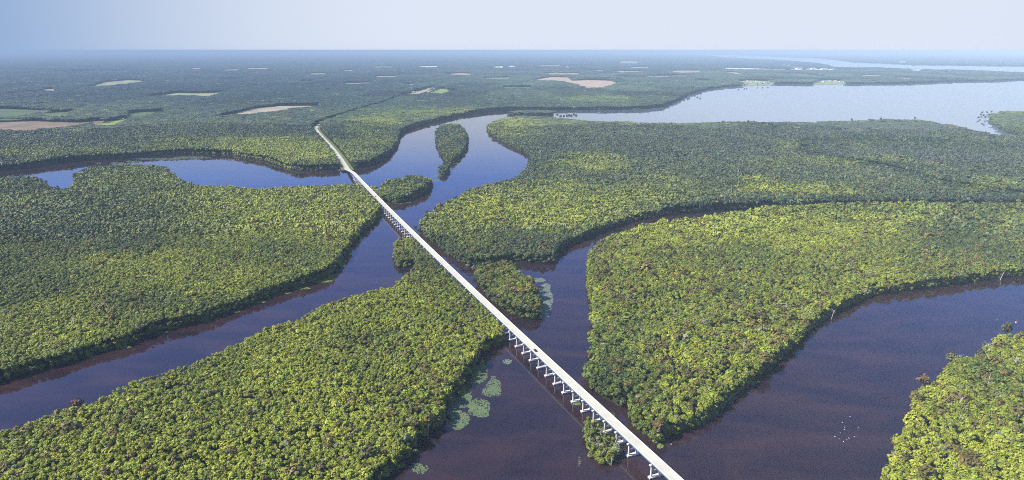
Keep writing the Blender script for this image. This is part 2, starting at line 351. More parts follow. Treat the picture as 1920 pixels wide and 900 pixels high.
# ------------------------------------------------------------ road and causeway
def ribbon(name, line, half, z, m, zf=None):
    bm = bmesh.new(); pr = None
    for i, p in enumerate(line):
        a = np.array(line[max(i-1, 0)]); b = np.array(line[min(i+1, len(line)-1)]); d = (b-a)/np.linalg.norm(b-a); n = np.array([-d[1], d[0]])
        zz = z if zf is None else zf(i)
        q = (bm.verts.new((p[0]+n[0]*half, p[1]+n[1]*half, zz)), bm.verts.new((p[0]-n[0]*half, p[1]-n[1]*half, zz)))
        if pr: bm.faces.new((pr[0], pr[1], q[1], q[0]))
        pr = q
    bmesh.ops.recalc_face_normals(bm, faces=bm.faces[:])
    if bm.faces[0].normal.z < 0: bmesh.ops.reverse_faces(bm, faces=bm.faces[:])
    return obj(name, bm, m)
def smooth(line, n=4):
    out = []
    P_ = [np.array(p) for p in line]; P_ = [2*P_[0]-P_[1]]+P_+[2*P_[-1]-P_[-2]]
    for i in range(1, len(P_)-2):
        for k in range(n):
            t = k/n; a, b, c, d = P_[i-1:i+3]
            out.append(tuple(.5*((2*b)+(-a+c)*t+(2*a-5*b+4*c-d)*t*t+(-a+3*b-3*c+d)*t**3)))
    out.append(tuple(P_[-2])); return out
RS = smooth(ROAD)
zr = lambda i: max(1.9, 4.0-i*.18)
tag(ribbon('road', RS, 6.5, 2, M_ROAD, lambda i: zr(i)), kind='structure')
RSR = RS[:22]
vg = [(p[0], p[1]) for p in RS]
tag(ribbon('verge', vg, 15, 1, M_VERGE, lambda i: zr(i)-.15), kind='structure')

# ------------------------------------------------------------ bridge
bridge = tag(empty('road_bridge', (*bpt(BL*.5)[0], 0)), 'long straight pale concrete road bridge crossing the rivers and swamp islands', 'bridge')
bo = Vector(bridge.location)
def strip(offs, s0, s1, step=8.0, cap=True):
    """sweep a cross-section (lateral, height above deck top) along the bridge line"""
    bm = bmesh.new(); n = max(2, int((s1-s0)/step)+1); pr = None
    for i in range(n):
        s = s0+(s1-s0)*i/(n-1); z = deckz(s)
        q = [bm.verts.new((*(bpt(s, o)[0]-np.array(bo[:2])), z+h)) for o, h in offs]
        if pr:
            for k in range(len(q)): bm.faces.new((pr[k], pr[(k+1) % len(q)], q[(k+1) % len(q)], q[k]))
        else: bm.faces.new(q[::-1])
        pr = q
    bm.faces.new(pr)
    bmesh.ops.recalc_face_normals(bm, faces=bm.faces[:]); return bm
hw = DW/2
obj('deck_slab', strip([(-hw, 0), (hw, 0), (hw, -.45), (-hw, -.45)], 0, BEND), M_CONC, bridge)
for sgn in (-1, 1):
    o_ = hw-.005
    c_ = sorted([sgn*(hw-.42), sgn*(hw+.05)])
    obj('parapet', strip([(c_[0], .003), (c_[1], .003), (c_[1]-.06, .7), (c_[0]+.06, .7)], 0, BEND), M_PAR, bridge)
PIERS = [float((un(640+a/3, 600+b/3)-B0) @ bd) for a, b in [(970,112),(1010,150),(1048,188),(1090,230),(1130,272),(1178,318),(1225,362),(1275,412),(1328,465),(1380,520),(1437,575),(1505,633),(1560,695),(1625,765),(1745,888)]]
s0 = PIERS[0]; sp = (PIERS[13]-PIERS[0])/13
ps = [s0+sp*i for i in range(14)]+[PIERS[14], PIERS[14]+28, PIERS[14]+56]
s = s0-sp
while s > 16: ps.insert(0, s); s -= sp
PNUM = len(ps)
for o in (-3.3, -1.1, 1.1, 3.3):   # girder lines
    obj('girder', strip([(o-.28, -.452), (o+.28, -.452), (o+.28, -1.95), (o-.28, -1.95)], 0, BEND), M_GIRD, bridge)
def pier_parts():
    bm = bmesh.new(); bx(bm, (0, 0, .45), (10.2, 2.9, 1.9), bevel=.12); foot = bm
    m1 = bpy.data.meshes.new('footing'); bm.to_mesh(m1); bm.free(); m1.materials.append(M_PIER)
    bm = bmesh.new(); bx(bm, (0, 0, .05), (10.28, 2.98, .7)); m2 = bpy.data.meshes.new('waterline_band'); bm.to_mesh(m2); bm.free(); m2.materials.append(M_STAIN)
    bm = bmesh.new(); tube(bm, (0, 0, 1.38), (0, 0, 10.02), .72, .66, 16); m3 = bpy.data.meshes.new('column'); bm.to_mesh(m3); bm.free(); m3.materials.append(M_PIER)
    bm = bmesh.new(); bx(bm, (0, 0, 5.6), (5.3, .8, 1.2), bevel=.08); m4 = bpy.data.meshes.new('strut'); bm.to_mesh(m4); bm.free(); m4.materials.append(M_PIER)
    bm = bmesh.new(); bx(bm, (0, 0, 10.5), (10.0, 1.7, 1.05), bevel=.1); m5 = bpy.data.meshes.new('cap_beam'); bm.to_mesh(m5); bm.free(); m5.materials.append(M_PIER)
    return m1, m2, m3, m4, m5
pm = pier_parts()
for s in ps:
    if s < 110: continue
    p, d = bpt(s); rz = math.atan2(d[1], d[0])+PI/2
    a = obj('pier', pm[4], None, bridge, (p[0]-bo.x, p[1]-bo.y, 0)); a.rotation_euler.z = rz
    for m_, nm in ((pm[0], 'footing'), (pm[1], 'waterline_band'), (pm[3], 'strut')): obj(nm, m_, None, a)
    for x in (-3.3, 3.3): obj('column', pm[2], None, a, (x, 0, 0))
# expansion joints across the deck at every third pier, the one near the camera darker
for i, s in enumerate(ps):
    if (PNUM-1-i) % 3: continue
    p, d = bpt(s+.1); n = np.array([-d[1], d[0]])
    bm = bmesh.new(); bx(bm, (0, 0, deckz(s)+.006), (DW-1.0, .35, .006)); j_ = obj('expansion_joint', bm, M_ROAD, bridge, (p[0]-bo.x, p[1]-bo.y, 0)); j_.rotation_euler.z = math.atan2(d[1], d[0])+PI/2
for k, off in enumerate((-.12, .12)):
    obj('centre_line', strip([(off-.05, .008), (off+.05, .008), (off+.05, .004), (off-.05, .004)], 0, BEND), bpy.data.materials.get('line_paint') or mat('line_paint', (.62, .56, .30), .7, .2), bridge)

# cars
def car(px, py, paint, label, lane, z0=None):
    q = un(px, py, ZD+.8); s = float((q-B0) @ bd); p, d = bpt(s, lane)
    r = empty('car', (p[0], p[1], deckz(s)), math.atan2(d[1], d[0])); tag(r, label, 'car')
    prof = [(-2.3,.35),(-2.3,.85),(-2.15,1.0),(-1.5,1.05),(-.95,1.5),(.55,1.52),(1.15,1.06),(2.1,.92),(2.3,.7),(2.3,.35)]
    bm = bmesh.new(); l = [bm.verts.new((x, -.9 if z < 1.2 else -.72, z)) for x, z in prof]; rr = [bm.verts.new((x, .9 if z < 1.2 else .72, z)) for x, z in prof]
    bm.faces.new(l[::-1]); bm.faces.new(rr); n = len(l)
    for i in range(n): bm.faces.new((l[i], l[(i+1) % n], rr[(i+1) % n], rr[i]))
    bmesh.ops.recalc_face_normals(bm, faces=bm.faces[:]); obj('body', bm, paint, r)
    for x0, z0_, x1, z1 in ((-1.5,1.05,-.95,1.5),(1.15,1.06,.55,1.52)):
        bm = bmesh.new(); sx = -.02 if x0 < 0 else .02
        v = [bm.verts.new((x0+sx, -.78, z0_+.03)), bm.verts.new((x0+sx, .78, z0_+.03)), bm.verts.new((x1+sx, .66, z1-.02)), bm.verts.new((x1+sx, -.66, z1-.02))]
        bm.faces.new(v); obj('windscreen', bm, M_GLASS, r)
    for x in (-1.45, 1.4):
        for y in (-.85, .85):
            bm = bmesh.new(); tube(bm, (x, y-.11, .34), (x, y+.11, .34), .34, .34, 14); obj('wheel', bm, M_TYRE, r)
car(1001, 657, M_CAR, 'dark blue car driving alone on the near part of the long bridge', -.2-1.4)
car(711, 368, M_CARG, 'small dark car far along the bridge beside the wooded river island', -1.8)

# ------------------------------------------------------------ tree shapes
def ico(sub, rad, seed, amp):
    bm = bmesh.new(); bmesh.ops.create_icosphere(bm, subdivisions=sub, radius=1)
    r = random.Random(seed); lob = [Vector((r.gauss(0, 1), r.gauss(0, 1), r.gauss(.3, .8))).normalized() for _ in range(6)]
    for v in bm.verts:
        d = v.co.normalized(); k = max(math.exp(-6*(1-d.dot(l))) for l in lob)
        v.co = d*rad*(1-amp+amp*1.6*k+r.uniform(-.06, .06)); 
        if v.co.z < -.5: v.co.z = -.5
    v = [tuple(x.co) for x in bm.verts]; f = [[x.index for x in q.verts] for q in bm.faces]; bm.free(); return v, f
def crown(name, seed, tufts, size, sub, flat=1.0):
    r = random.Random(seed); v, f = ico(sub, .58, seed, .3)
    lob = [Vector((r.gauss(0, 1), r.gauss(0, 1), abs(r.gauss(.3, .8)))).normalized() for _ in range(8)]
    for i in range(tufts):
        while True:
            d = Vector((r.gauss(0, 1), r.gauss(0, 1), r.gauss(.35, .9))).normalized()
            if d.z > -.45: break
        k = max(math.exp(-9*(1-d.dot(l))) for l in lob)
        c = d*(.56+.50*k+r.uniform(-.12, .16))
        n = (d*.9+Vector((r.gauss(0, .45), r.gauss(0, .45), r.gauss(.35, .4)))).normalized()
        t = n.orthogonal().normalized(); t = (Matrix.Rotation(r.uniform(0, 6.28), 3, n) @ t); b = n.cross(t)
        s_ = size*r.uniform(.7, 1.3); o = len(v)
        for a, rr in ((0, 1), (1.25, .75), (2.5, 1), (3.8, .7), (5.0, .9)):
            q = c+(t*math.cos(a)+b*math.sin(a))*s_*rr*r.uniform(.8, 1.15)-n*s_*(.35 if rr < .8 else .15)*r.uniform(0, 1); v.append(tuple(q))
        v.append(tuple(c+n*s_*.12)); 
        for a in range(5): f.append([o+a, o+(a+1) % 5, o+5])
    v = [(x, y, z*flat) for x, y, z in v]
    m = pymesh(name, v, f); m.materials.append(M_LEAF); return m
def cluster(name, seed, n=8, tf=0):
    r = random.Random(seed); V, Fc = [], []
    for i in range(n):
        a = i*2.4; rad = .95*math.sqrt((i+.3)/n); s_ = r.uniform(.34, .5)
        cx, cy, cz = rad*math.cos(a), rad*math.sin(a), r.uniform(-.12, .2)
        v, f = ico(1, 1.0, seed*31+i, .35); o = len(V)
        V += [(cx+x*s_, cy+y*s_, cz+z*s_*1.0) for x, y, z in v]; Fc += [[o+q for q in ff] for ff in f]
    m = pymesh(name, V, Fc); m.materials.append(M_LEAF); return m
C0 = [crown('crown', 10+i, 120, .23, 2) for i in range(10)]
C1 = [crown('crown', 40+i, 34, .40, 1) for i in range(4)]
C2 = [cluster('crown', 60+i) for i in range(4)]
PROTO = [bpy.data.objects.new('crown_shape', m) for m in C0+C1+C2]   # unlinked: only their meshes are scattered
K0, K1, K2 = (0, 10), (10, 14), (14, 18)

def scatter_group():
    g = bpy.data.node_groups.new('scatter_trees', 'GeometryNodeTree')
    g.interface.new_socket('Geometry', in_out='INPUT', socket_type='NodeSocketGeometry'); g.interface.new_socket('Geometry', in_out='OUTPUT', socket_type='NodeSocketGeometry')
    nd, lk = g.nodes, g.links; gi = nd.new('NodeGroupInput'); go = nd.new('NodeGroupOutput')
    iop = nd.new('GeometryNodeInstanceOnPoints'); iop.inputs['Pick Instance'].default_value = True
    j = nd.new('GeometryNodeJoinGeometry')
    for o in reversed(PROTO):
        oi = nd.new('GeometryNodeObjectInfo'); oi.inputs['Object'].default_value = o; oi.inputs['As Instance'].default_value = True; lk.new(oi.outputs['Geometry'], j.inputs[0])
    def at(name, typ):
        a = nd.new('GeometryNodeInputNamedAttribute'); a.data_type = typ; a.inputs['Name'].default_value = name; return a.outputs['Attribute']
    lk.new(gi.outputs[0], iop.inputs['Points']); lk.new(j.outputs[0], iop.inputs['Instance'])
    lk.new(at('kind', 'INT'), iop.inputs['Instance Index']); lk.new(at('scl', 'FLOAT_VECTOR'), iop.inputs['Scale'])
    c = nd.new('ShaderNodeCombineXYZ'); lk.new(at('rot', 'FLOAT'), c.inputs['Z']); lk.new(c.outputs[0], iop.inputs['Rotation'])
    lk.new(iop.outputs[0], go.inputs[0]); return g
SG = scatter_group()
def scatter(name, P3, kind, scl, rot, tint, label):
    n = len(P3); m = bpy.data.meshes.new(name); m.vertices.add(n); m.vertices.foreach_set('co', P3.astype(np.float32).ravel())
    a = m.attributes.new('kind', 'INT', 'POINT'); a.data.foreach_set('value', kind.astype(np.int32))
    a = m.attributes.new('scl', 'FLOAT_VECTOR', 'POINT'); a.data.foreach_set('vector', scl.astype(np.float32).ravel())
    a = m.attributes.new('rot', 'FLOAT', 'POINT'); a.data.foreach_set('value', rot.astype(np.float32))
    a = m.attributes.new('tint', 'FLOAT_VECTOR', 'POINT'); a.data.foreach_set('vector', tint.astype(np.float32).ravel())
    m.materials.append(M_LEAF)
    o = obj(name, m); md = o.modifiers.new('trees', 'NODES'); md.node_group = SG
    return tag(o, label, kind='stuff')

# ------------------------------------------------------------ how the canopy varies over the ground
LIGHT = np.array((.285, .315, .024)); MID = np.array((.108, .145, .016)); DARK = np.array((.034, .062, .015))
GREY = np.array((.084, .104, .046)); BROWN = np.array((.155, .130, .026)); PALE = np.array((.20, .21, .10)); PINE = np.array((.014, .038, .026))
BASE = {'A': (.60, .10, .05), 'B': (.88, 0, .05), 'D': (.35, 0, .45), 'E': (.32, .55, .05), 'F': (.62, .05, .12), 'G': (.72, .05, .10), 'H': (.28, .45, .02), 'N': (.1, .5, 0), 'I': (.25, .2, .1), 'I2': (.2, .2, .2), 'J': (.35, .1, .08), 'K': (.2, .4, 0), 'L': (.4, .3, 0), 'M': (.75, .05, .25)}
#  stands seen in the photograph: x, y, rx, ry, light shift, grey shift, brown shift
ZONES = [(520,400,190,60,.35,-.1,0),(330,500,190,40,.30,-.1,0),(110,590,150,50,.25,-.1,0),(170,420,200,60,-.28,.25,0),(60,350,120,22,-.15,0,.08),(640,440,50,60,.1,0,.18),(230,560,60,30,-.1,.1,.1),
 (420,640,300,90,.0,0,0),(860,650,70,60,-.12,.05,.14),(820,740,60,60,-.05,0,.18),(120,800,140,40,-.15,0,.12),(790,480,45,40,-.2,.25,.2),(900,580,50,30,-.1,.1,.15),
 (1110,300,75,18,.36,-.4,0),(950,238,60,16,.38,-.35,0),(1000,262,60,18,.1,-.2,0),(1030,380,160,50,.5,-.5,0),(1250,355,70,20,.25,-.2,.02),(1420,345,55,13,.36,-.4,0),(1500,352,120,12,.35,-.35,0),(870,430,70,60,.15,-.4,.03),(1600,298,150,9,.42,-.4,0),(1480,272,40,14,.3,-.3,0),(1850,345,60,14,.3,-.3,0),
 (1700,290,220,14,-.1,.35,0),(1300,270,260,30,-.12,.2,0),(1620,240,240,12,-.05,.35,0),(1150,228,220,5,.35,-.2,0),
 (1380,425,200,35,.4,-.1,-.08),(1600,420,120,30,.25,0,0),(1830,440,140,50,-.1,.2,0),(1230,500,120,70,.0,0,.16),(1450,600,150,60,-.02,0,.16),(1250,640,60,50,.28,0,.0),(1140,700,50,40,-.2,0,-.05),(1230,780,60,40,-.1,0,.05),(1780,780,60,80,.1,0,.04),(1880,740,60,80,-.1,0,.1),
 (560,283,110,22,.65,-.6,0),(420,272,150,14,.35,-.4,0),(90,290,180,16,.15,-.3,0),(700,250,60,30,.3,-.3,0),(640,262,40,40,-.2,-.2,0),(820,210,120,8,.45,-.4,0),(740,225,120,10,.3,-.3,0),(1150,185,120,10,.25,-.2,0),(480,190,60,8,.3,-.2,0),(570,240,25,20,-.2,.1,0)]
DARKLINES = [([(1500,264),(1600,262),(1750,266),(1850,272),(1930,280)], 9), ([(1500,280),(1560,293),(1640,306),(1700,318),(1760,338),(1850,352),(1930,362)], 8), ([(1250,390),(1400,378),(1560,374),(1700,374),(1930,378)], 7)]
def look(X, Y, reg):
    px, py, _ = pj(X, Y, T); b = BASE[reg]
    li, gr, br = (np.full(len(X), float(q)) for q in b)
    px0, py0 = px, py; px = px+(fbm(X/90, Y/90, 71)-.5)*110*np.clip(900/Y, .3, 1); py = py+(fbm(X/90, Y/90, 77)-.5)*60*np.clip(600/Y, .12, 1)
    for x, y, rx, ry, a, g, c in ZONES:
        w = np.clip(1.5-np.sqrt(((px-x)/rx)**2+((py-y)/ry)**2), 0, 1); w = w*w*(3-2*w); li += w*a; gr += w*g; br += w*c
    li += (fbm(X/70, Y/70, 3)-.5)*.75+(fbm(X/400, Y/400, 8)-.5)*.4
    br += (fbm(X/55, Y/55, 21)-.5)*.25
    tall = np.zeros(len(X))
    if reg in ('E',):
        for ln, w_ in DARKLINES:
            d = polydist(px0, py0, ln); k = np.clip(1.4-d/w_, 0, 1); li -= k*.38; gr -= k*.3; tall += k*5; tall[(d < (2.4 if ln[0][1] > 270 else 1.2)) & (py0 < 366)] = -50
    u = rng.random(len(X)); v = rng.normal(0, 1, len(X))
    li = np.clip(li+v*.14, 0, 1)[:, None]; gr = np.clip(gr, 0, .9)[:, None]
    c = np.where(li < .4, DARK+(MID-DARK)*(li/.4), MID+(LIGHT-MID)*((li-.4)/.6))
    c = c*(1-gr)+GREY*gr
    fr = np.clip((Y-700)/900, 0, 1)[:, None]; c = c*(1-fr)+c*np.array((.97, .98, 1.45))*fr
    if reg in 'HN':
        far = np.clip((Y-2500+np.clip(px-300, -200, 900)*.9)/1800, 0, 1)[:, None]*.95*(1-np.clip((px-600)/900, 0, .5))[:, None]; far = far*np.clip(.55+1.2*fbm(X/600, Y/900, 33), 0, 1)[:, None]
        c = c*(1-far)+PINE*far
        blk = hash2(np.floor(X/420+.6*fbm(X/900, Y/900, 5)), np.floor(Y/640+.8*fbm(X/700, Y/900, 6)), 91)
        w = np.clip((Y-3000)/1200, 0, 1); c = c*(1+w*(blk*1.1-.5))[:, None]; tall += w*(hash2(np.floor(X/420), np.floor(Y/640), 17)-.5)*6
    isb = (u < br*.34*np.clip(1.35-Y/1500, .12, 1)); isp = (u > .978)
    bm_ = BROWN*rng.uniform(.65, 1.1, (len(X), 1)); c = np.where(isb[:, None], bm_, c); c = np.where(isp[:, None], PALE, c)
    c = c*rng.uniform(.78, 1.22, (len(X), 1))*(1+rng.normal(0, .04, (len(X), 3)))
    return c, isb, tall
def pts_band(y0, y1, sp):
    xs = np.arange(-.92*y1-150, .92*y1+150, sp); ys = np.arange(y0, y1, sp)
    X, Y = np.meshgrid(xs, ys); X = X+(np.arange(len(ys)) % 2)[:, None]*sp/2
    X = X.ravel(); Y = Y.ravel(); X = X+rng.uniform(-.42, .42, len(X))*sp; Y = Y+rng.uniform(-.42, .42, len(Y))*sp
    px, py, d = pj(X, Y, T); k = (px > -220) & (px < 2140) & (py < 1010) & (Y > 150)
    return X[k], Y[k]
FBB = [(np.min(f, 0), np.max(f, 0), f) for f in FW]
def clear(X, Y, r):
    k = np.ones(len(X), bool)
    s_ = (np.stack([X, Y], 1)-B0) @ bd
    near = (np.abs((np.stack([X, Y], 1)-B0) @ bn) < 60) & (s_ > -60)
    if near.any():
        d = polydist(X[near], Y[near], BLINE); k[near] &= d > hw+1.0+r[near]*.75
    bb = (X > min(p[0] for p in ROAD)-60) & (X < max(p[0] for p in ROAD)+60) & (Y > 1400)
    if bb.any():
        d = polydist(X[bb], Y[bb], RS); k[bb] &= d > 13+r[bb]*.7
    for lo, hi, f in FBB:
        m = (X > lo[0]-20) & (X < hi[0]+20) & (Y > lo[1]-20) & (Y < hi[1]+20)
        if m.any(): k[m] &= ~inpoly(X[m], Y[m], f)
    px, py, _ = pj(X, Y, 0); k &= ~(((px-1505)/13)**2+((py-283)/3)**2 < 1)
    return k
BANDS = [(200, 1050, 3.4, 0), (1050, 2600, 6.0, 1), (2600, 5400, 15.5, 2), (5400, 10200, 31, 3)]
mass = {k: [] for k in LAND}; singles = []
for y0, y1, sp_, lv in BANDS:
    X, Y = pts_band(y0*(.88 if lv else 1), y1*1.12, sp_)
    YY = Y*(1+.30*(fbm(X/260, Y/260, 61)-.5))*(1+.04*hash2(np.floor(X/9), np.floor(Y/9), 3))
    k_ = ((YY >= y0) | (lv == 0)) & ((YY < y1) | (lv == 3)) & ((lv < 3) | (Y < y1)); X, Y = X[k_], Y[k_]
    for reg, poly in LAND.items():
        if reg == 'M': continue
        pl = np.array(poly); lo, hi = pl.min(0), pl.max(0)
        if hi[1] < y0*.85 or lo[1] > y1*1.15: continue
        m = (X > lo[0]) & (X < hi[0]) & (Y > lo[1]) & (Y < hi[1]); x, y = X[m], Y[m]
        if not len(x): continue
        m = inpoly(x, y, poly); x, y = x[m], y[m]
        if not len(x): continue
        big = {'A': 1.0, 'B': .92, 'D': 1.3, 'E': 1.15, 'F': 1.32, 'G': 1.35}.get(reg, 1.1)
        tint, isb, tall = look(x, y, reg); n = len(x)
        rr = (.72+.62*fbm(x/110, y/110, 83) if lv < 2 else 1)*{0: 2.1, 1: 3.5, 2: 12.5, 3: 25.0}[lv]*(big if lv < 2 else 1)*rng.lognormal(0, .33 if lv == 0 else .26, n)
        if lv == 0: 
            keep = rng.random(n) < (1.0 if reg in 'AB' else .68); rr = np.where(isb, rr*1.45, rr)
            rr = np.where(rng.random(n) < .05, rr*1.6, rr)
        else: keep = np.ones(n, bool); rr = np.where(isb & (lv == 1), rr*1.3, rr)
        keep &= clear(x, y, rr if lv < 2 else rr*.6)
        x, y, tint, rr, isb, tall = x[keep], y[keep], tint[keep], rr[keep], isb[keep], tall[keep]; n = len(x)
        h = 10.2+6.5*fbm(x/60, y/60, 44)+rng.normal(0, .8, n)+np.where(isb, 1.8, 0)+tall+(rr-3 if lv < 2 else 0)*.35
        if reg in 'HN': h += 4+np.clip((y-2300)/2000, 0, 1)*2
        if reg in 'IJKL' or reg == 'I2': h += 2
        if lv < 2:
            db = polydist(x, y, BLINE); h = np.where((db < 30) & (y < 1500), np.minimum(h, 13.2+rng.random(n)*2.2), h)
        ok_ = h > 2
        if not ok_.all(): x, y, tint, rr, isb, h = x[ok_], y[ok_], tint[ok_], rr[ok_], isb[ok_], h[ok_]; n = len(x)
        zr_ = {0: rr*.95, 1: rr*.9, 2: rr*.42, 3: rr*.30}[lv]*rng.uniform(.85, 1.2, n)
        z = h-zr_*(.95 if lv < 2 else .5)
        kr = (K0, K1, K2, K2)[lv]; kd = rng.integers(kr[0], kr[1], n)
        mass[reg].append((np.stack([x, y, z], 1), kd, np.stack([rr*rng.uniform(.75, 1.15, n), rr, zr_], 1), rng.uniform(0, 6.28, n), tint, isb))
# low foliage that drapes the banks
for reg, poly in LAND.items():
    if reg in 'N': continue
    out = []
    for i in range(len(poly)):
        a = np.array(poly[i]); b = np.array(poly[(i+1) % len(poly)]); mid = (a+b)/2
        if mid[1] > 5200 or mid[1] < 150 or np.linalg.norm(a-b) > 3000: continue
        px, py, _ = pj(mid[0], mid[1], 0)
        if px < -300 or px > 2250 or py > 1100: continue
        D = mid[1]; st = max(2.6, D*.0028); n = int(np.linalg.norm(b-a)/st*1.6)+1
        t = rng.random(n); nn = np.array([-(b-a)[1], (b-a)[0]])/max(np.linalg.norm(b-a), 1e-6)
        q = a+(b-a)*t[:, None]; w = rng.uniform(-.8, 4.5, n)*max(1, D/1500)
        for sgn in (1, -1):
            tst = mid+nn*sgn*2
            if inpoly(np.array([tst[0]]), np.array([tst[1]]), poly)[0]: q = q+nn*sgn*w[:, None]; break
        r_ = rng.uniform(1.5, 3.3, n)*max(1, D/1300)**.8
        out.append((q, r_))
    if not out: continue
    q = np.concatenate([o[0] for o in out]); r_ = np.concatenate([o[1] for o in out]); n = len(q)
    tint, isb, _ = look(q[:, 0], q[:, 1], reg); kp = clear(q[:, 0], q[:, 1], r_); near = q[:, 1] < 1050
    z = rng.uniform(.4, 6.5, n); kd = np.where(near, rng.integers(0, 10, n), rng.integers(10, 14, n))
    zz = np.clip(r_*rng.uniform(.8, 1.1, n), 0, 4.0)
    mass[reg].append((np.stack([q[:, 0], q[:, 1], z], 1)[kp], kd[kp], np.stack([r_, r_, zz], 1)[kp], rng.uniform(0, 6.28, n)[kp], (tint*.9)[kp], isb[kp]))

REGN = {'A': 'western island', 'B': 'southern island', 'D': 'narrow island', 'E': 'central peninsula', 'F': 'eastern island',
        'G': 'corner island', 'H': 'mainland north of the rivers', 'N': 'far shore of the sound', 'I': 'teardrop river island', 'I2': 'tiny islet below the teardrop island', 'J': 'oval river island beside the bridge', 'K': 'low strip of trees in the bay', 'L': 'wooded point by the lake mouth', 'M': ''}
# the trees that show largest are things of their own
cand = []
for reg in mass:
    for bi, (p3, kd, sc, ro, ti, ib) in enumerate(mass[reg]):
        px, py, d = pj(p3[:, 0], p3[:, 1], p3[:, 2]); ok = (px > 5) & (px < 1915) & (py < 890) & (kd < 10) & (p3[:, 2] > 4.5) & (p3[:, 1] < 1000)
        for i in np.nonzero(ok)[0]: cand.append((sc[i, 0]/d[i], reg, bi, i))
cand.sort(key=lambda c: -c[0]); cand = cand[:300]
taken = {}
for _, reg, bi, i in cand: taken.setdefault((reg, bi), []).append(i)
def trunkmesh(seed):
    r = random.Random(seed); bm = bmesh.new(); tube(bm, (0, 0, -.3), (0, 0, .62), .028, .016, 6)
    for k in range(4):
        a = r.uniform(0, 6.28); z = r.uniform(.4, .6); tube(bm, (0, 0, z), (.16*math.cos(a), .16*math.sin(a), z+.22), .012, .005, 4)
    m = bpy.data.meshes.new('trunk'); bm.to_mesh(m); bm.free(); m.materials.append(M_BARK); return m
TRK = [trunkmesh(i) for i in range(4)]
def words(c, ib, r):
    if ib: return 'olive brown'
    lum = c[0]*.3+c[1]*.6+c[2]*.1
    if c[2] > .085: return 'pale silvery'
    if lum > .145: return 'bright yellow green'
    if lum > .085: return 'mid green'
    return 'dark green'
for (reg, bi), idx in taken.items():
    p3, kd, sc, ro, ti, ib = mass[reg][bi]
    for i in idx:
        x, y, z = map(float, p3[i]); h = z+sc[i, 2]; wd = words(ti[i], ib[i], sc[i, 0]); size = 'broad' if sc[i, 0] > 4.6 else 'rounded' if sc[i, 0] > 3.6 else 'small'; edge_ = polydist(p3[i:i+1, 0], p3[i:i+1, 1], LAND[reg], True)[0]; ds = polydist(p3[i:i+1, 0], p3[i:i+1, 1], BLINE)[0]
        where = 'close to the bridge on' if ds < 45 else 'at the waterside of' if edge_ < 9 else 'a little inland on' if edge_ < 28 else 'deep inside'
        t = empty('swamp_tree', (x, y, .5), float(ro[i]))
        tag(t, f'{size} {wd} tree {where} the {REGN[reg]}', 'tree', f'{size} {wd} trees {where} the {REGN[reg]}')
        c = obj('crown', C0[int(kd[i])], None, t, (0, 0, z-.5)); c.scale = tuple(map(float, sc[i])); c['tint'] = [float(q) for q in ti[i]]
        k = obj('trunk', TRK[i % 4], None, t); k.scale = (h, h, h-.5)
    keep = np.ones(len(p3), bool); keep[idx] = False
    mass[reg][bi] = tuple(a[keep] for a in (p3, kd, sc, ro, ti, ib))
tot = 0
for reg in mass:
    if not mass[reg]: continue
    cc = [np.concatenate([m[k] for m in mass[reg]]) for k in range(5)]; tot += len(cc[0])
    lab = 'flooded brush at the foot of the bridge piers' if reg == 'M' else f'dense green swamp forest covering the {REGN[reg]}'
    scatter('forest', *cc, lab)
print('trees', tot)

# far forest beyond ten kilometres: one rough canopy sheet with the clearings left open
def farforest():
    r = 10150.0; rings = [r]
    while r < R_DISC*.998: r *= 1.016; rings.append(min(r, R_DISC*.998))
    A = np.linspace(-.80, .80, 760); Rg = np.array(rings)
    RR, AA = np.meshgrid(Rg, A, indexing='ij'); X = RR*np.sin(AA); Y = RR*np.cos(AA)
    X = X+rng.normal(0, 6, X.shape); Y = Y+rng.normal(0, 30, Y.shape)
    Z = 9+9*fbm(X/80, Y/160, 51)+rng.uniform(0, 7, X.shape)
    mx_ = (X[:-1, :-1]+X[1:, 1:]).ravel()/2; my_ = (Y[:-1, :-1]+Y[1:, 1:]).ravel()/2
    k = inpoly(mx_, my_, LAND['H']) | inpoly(mx_, my_, LAND['N'])
    for lo, hi, f in FBB:
        m = k & (mx_ > lo[0]) & (mx_ < hi[0]) & (my_ > lo[1]) & (my_ < hi[1])
        if m.any(): k[m] &= ~inpoly(mx_[m], my_[m], f)
    nr, na = X.shape; I = np.arange(nr*na).reshape(nr, na)
    q = np.stack([I[:-1, :-1], I[:-1, 1:], I[1:, 1:], I[1:, :-1]], -1).reshape(-1, 4)[k]
    m = bpy.data.meshes.new('far_forest'); V = np.stack([X, Y, Z], -1).reshape(-1, 3)
    m.vertices.add(len(V)); m.vertices.foreach_set('co', V.astype(np.float32).ravel())
    m.loops.add(q.size); m.loops.foreach_set('vertex_index', q.ravel().astype(np.int32))
    m.polygons.add(len(q)); m.polygons.foreach_set('loop_start', np.arange(0, q.size, 4, dtype=np.int32)); m.update(calc_edges=True)
    mt = mat('far_pine_canopy', (.014, .036, .026), .95, .1, (.0016, (.060, .085, .045), .46, .66))
    return tag(obj('far_forest', m, mt), 'dark pine forest stretching away to the hazy horizon', kind='stuff')
farforest()

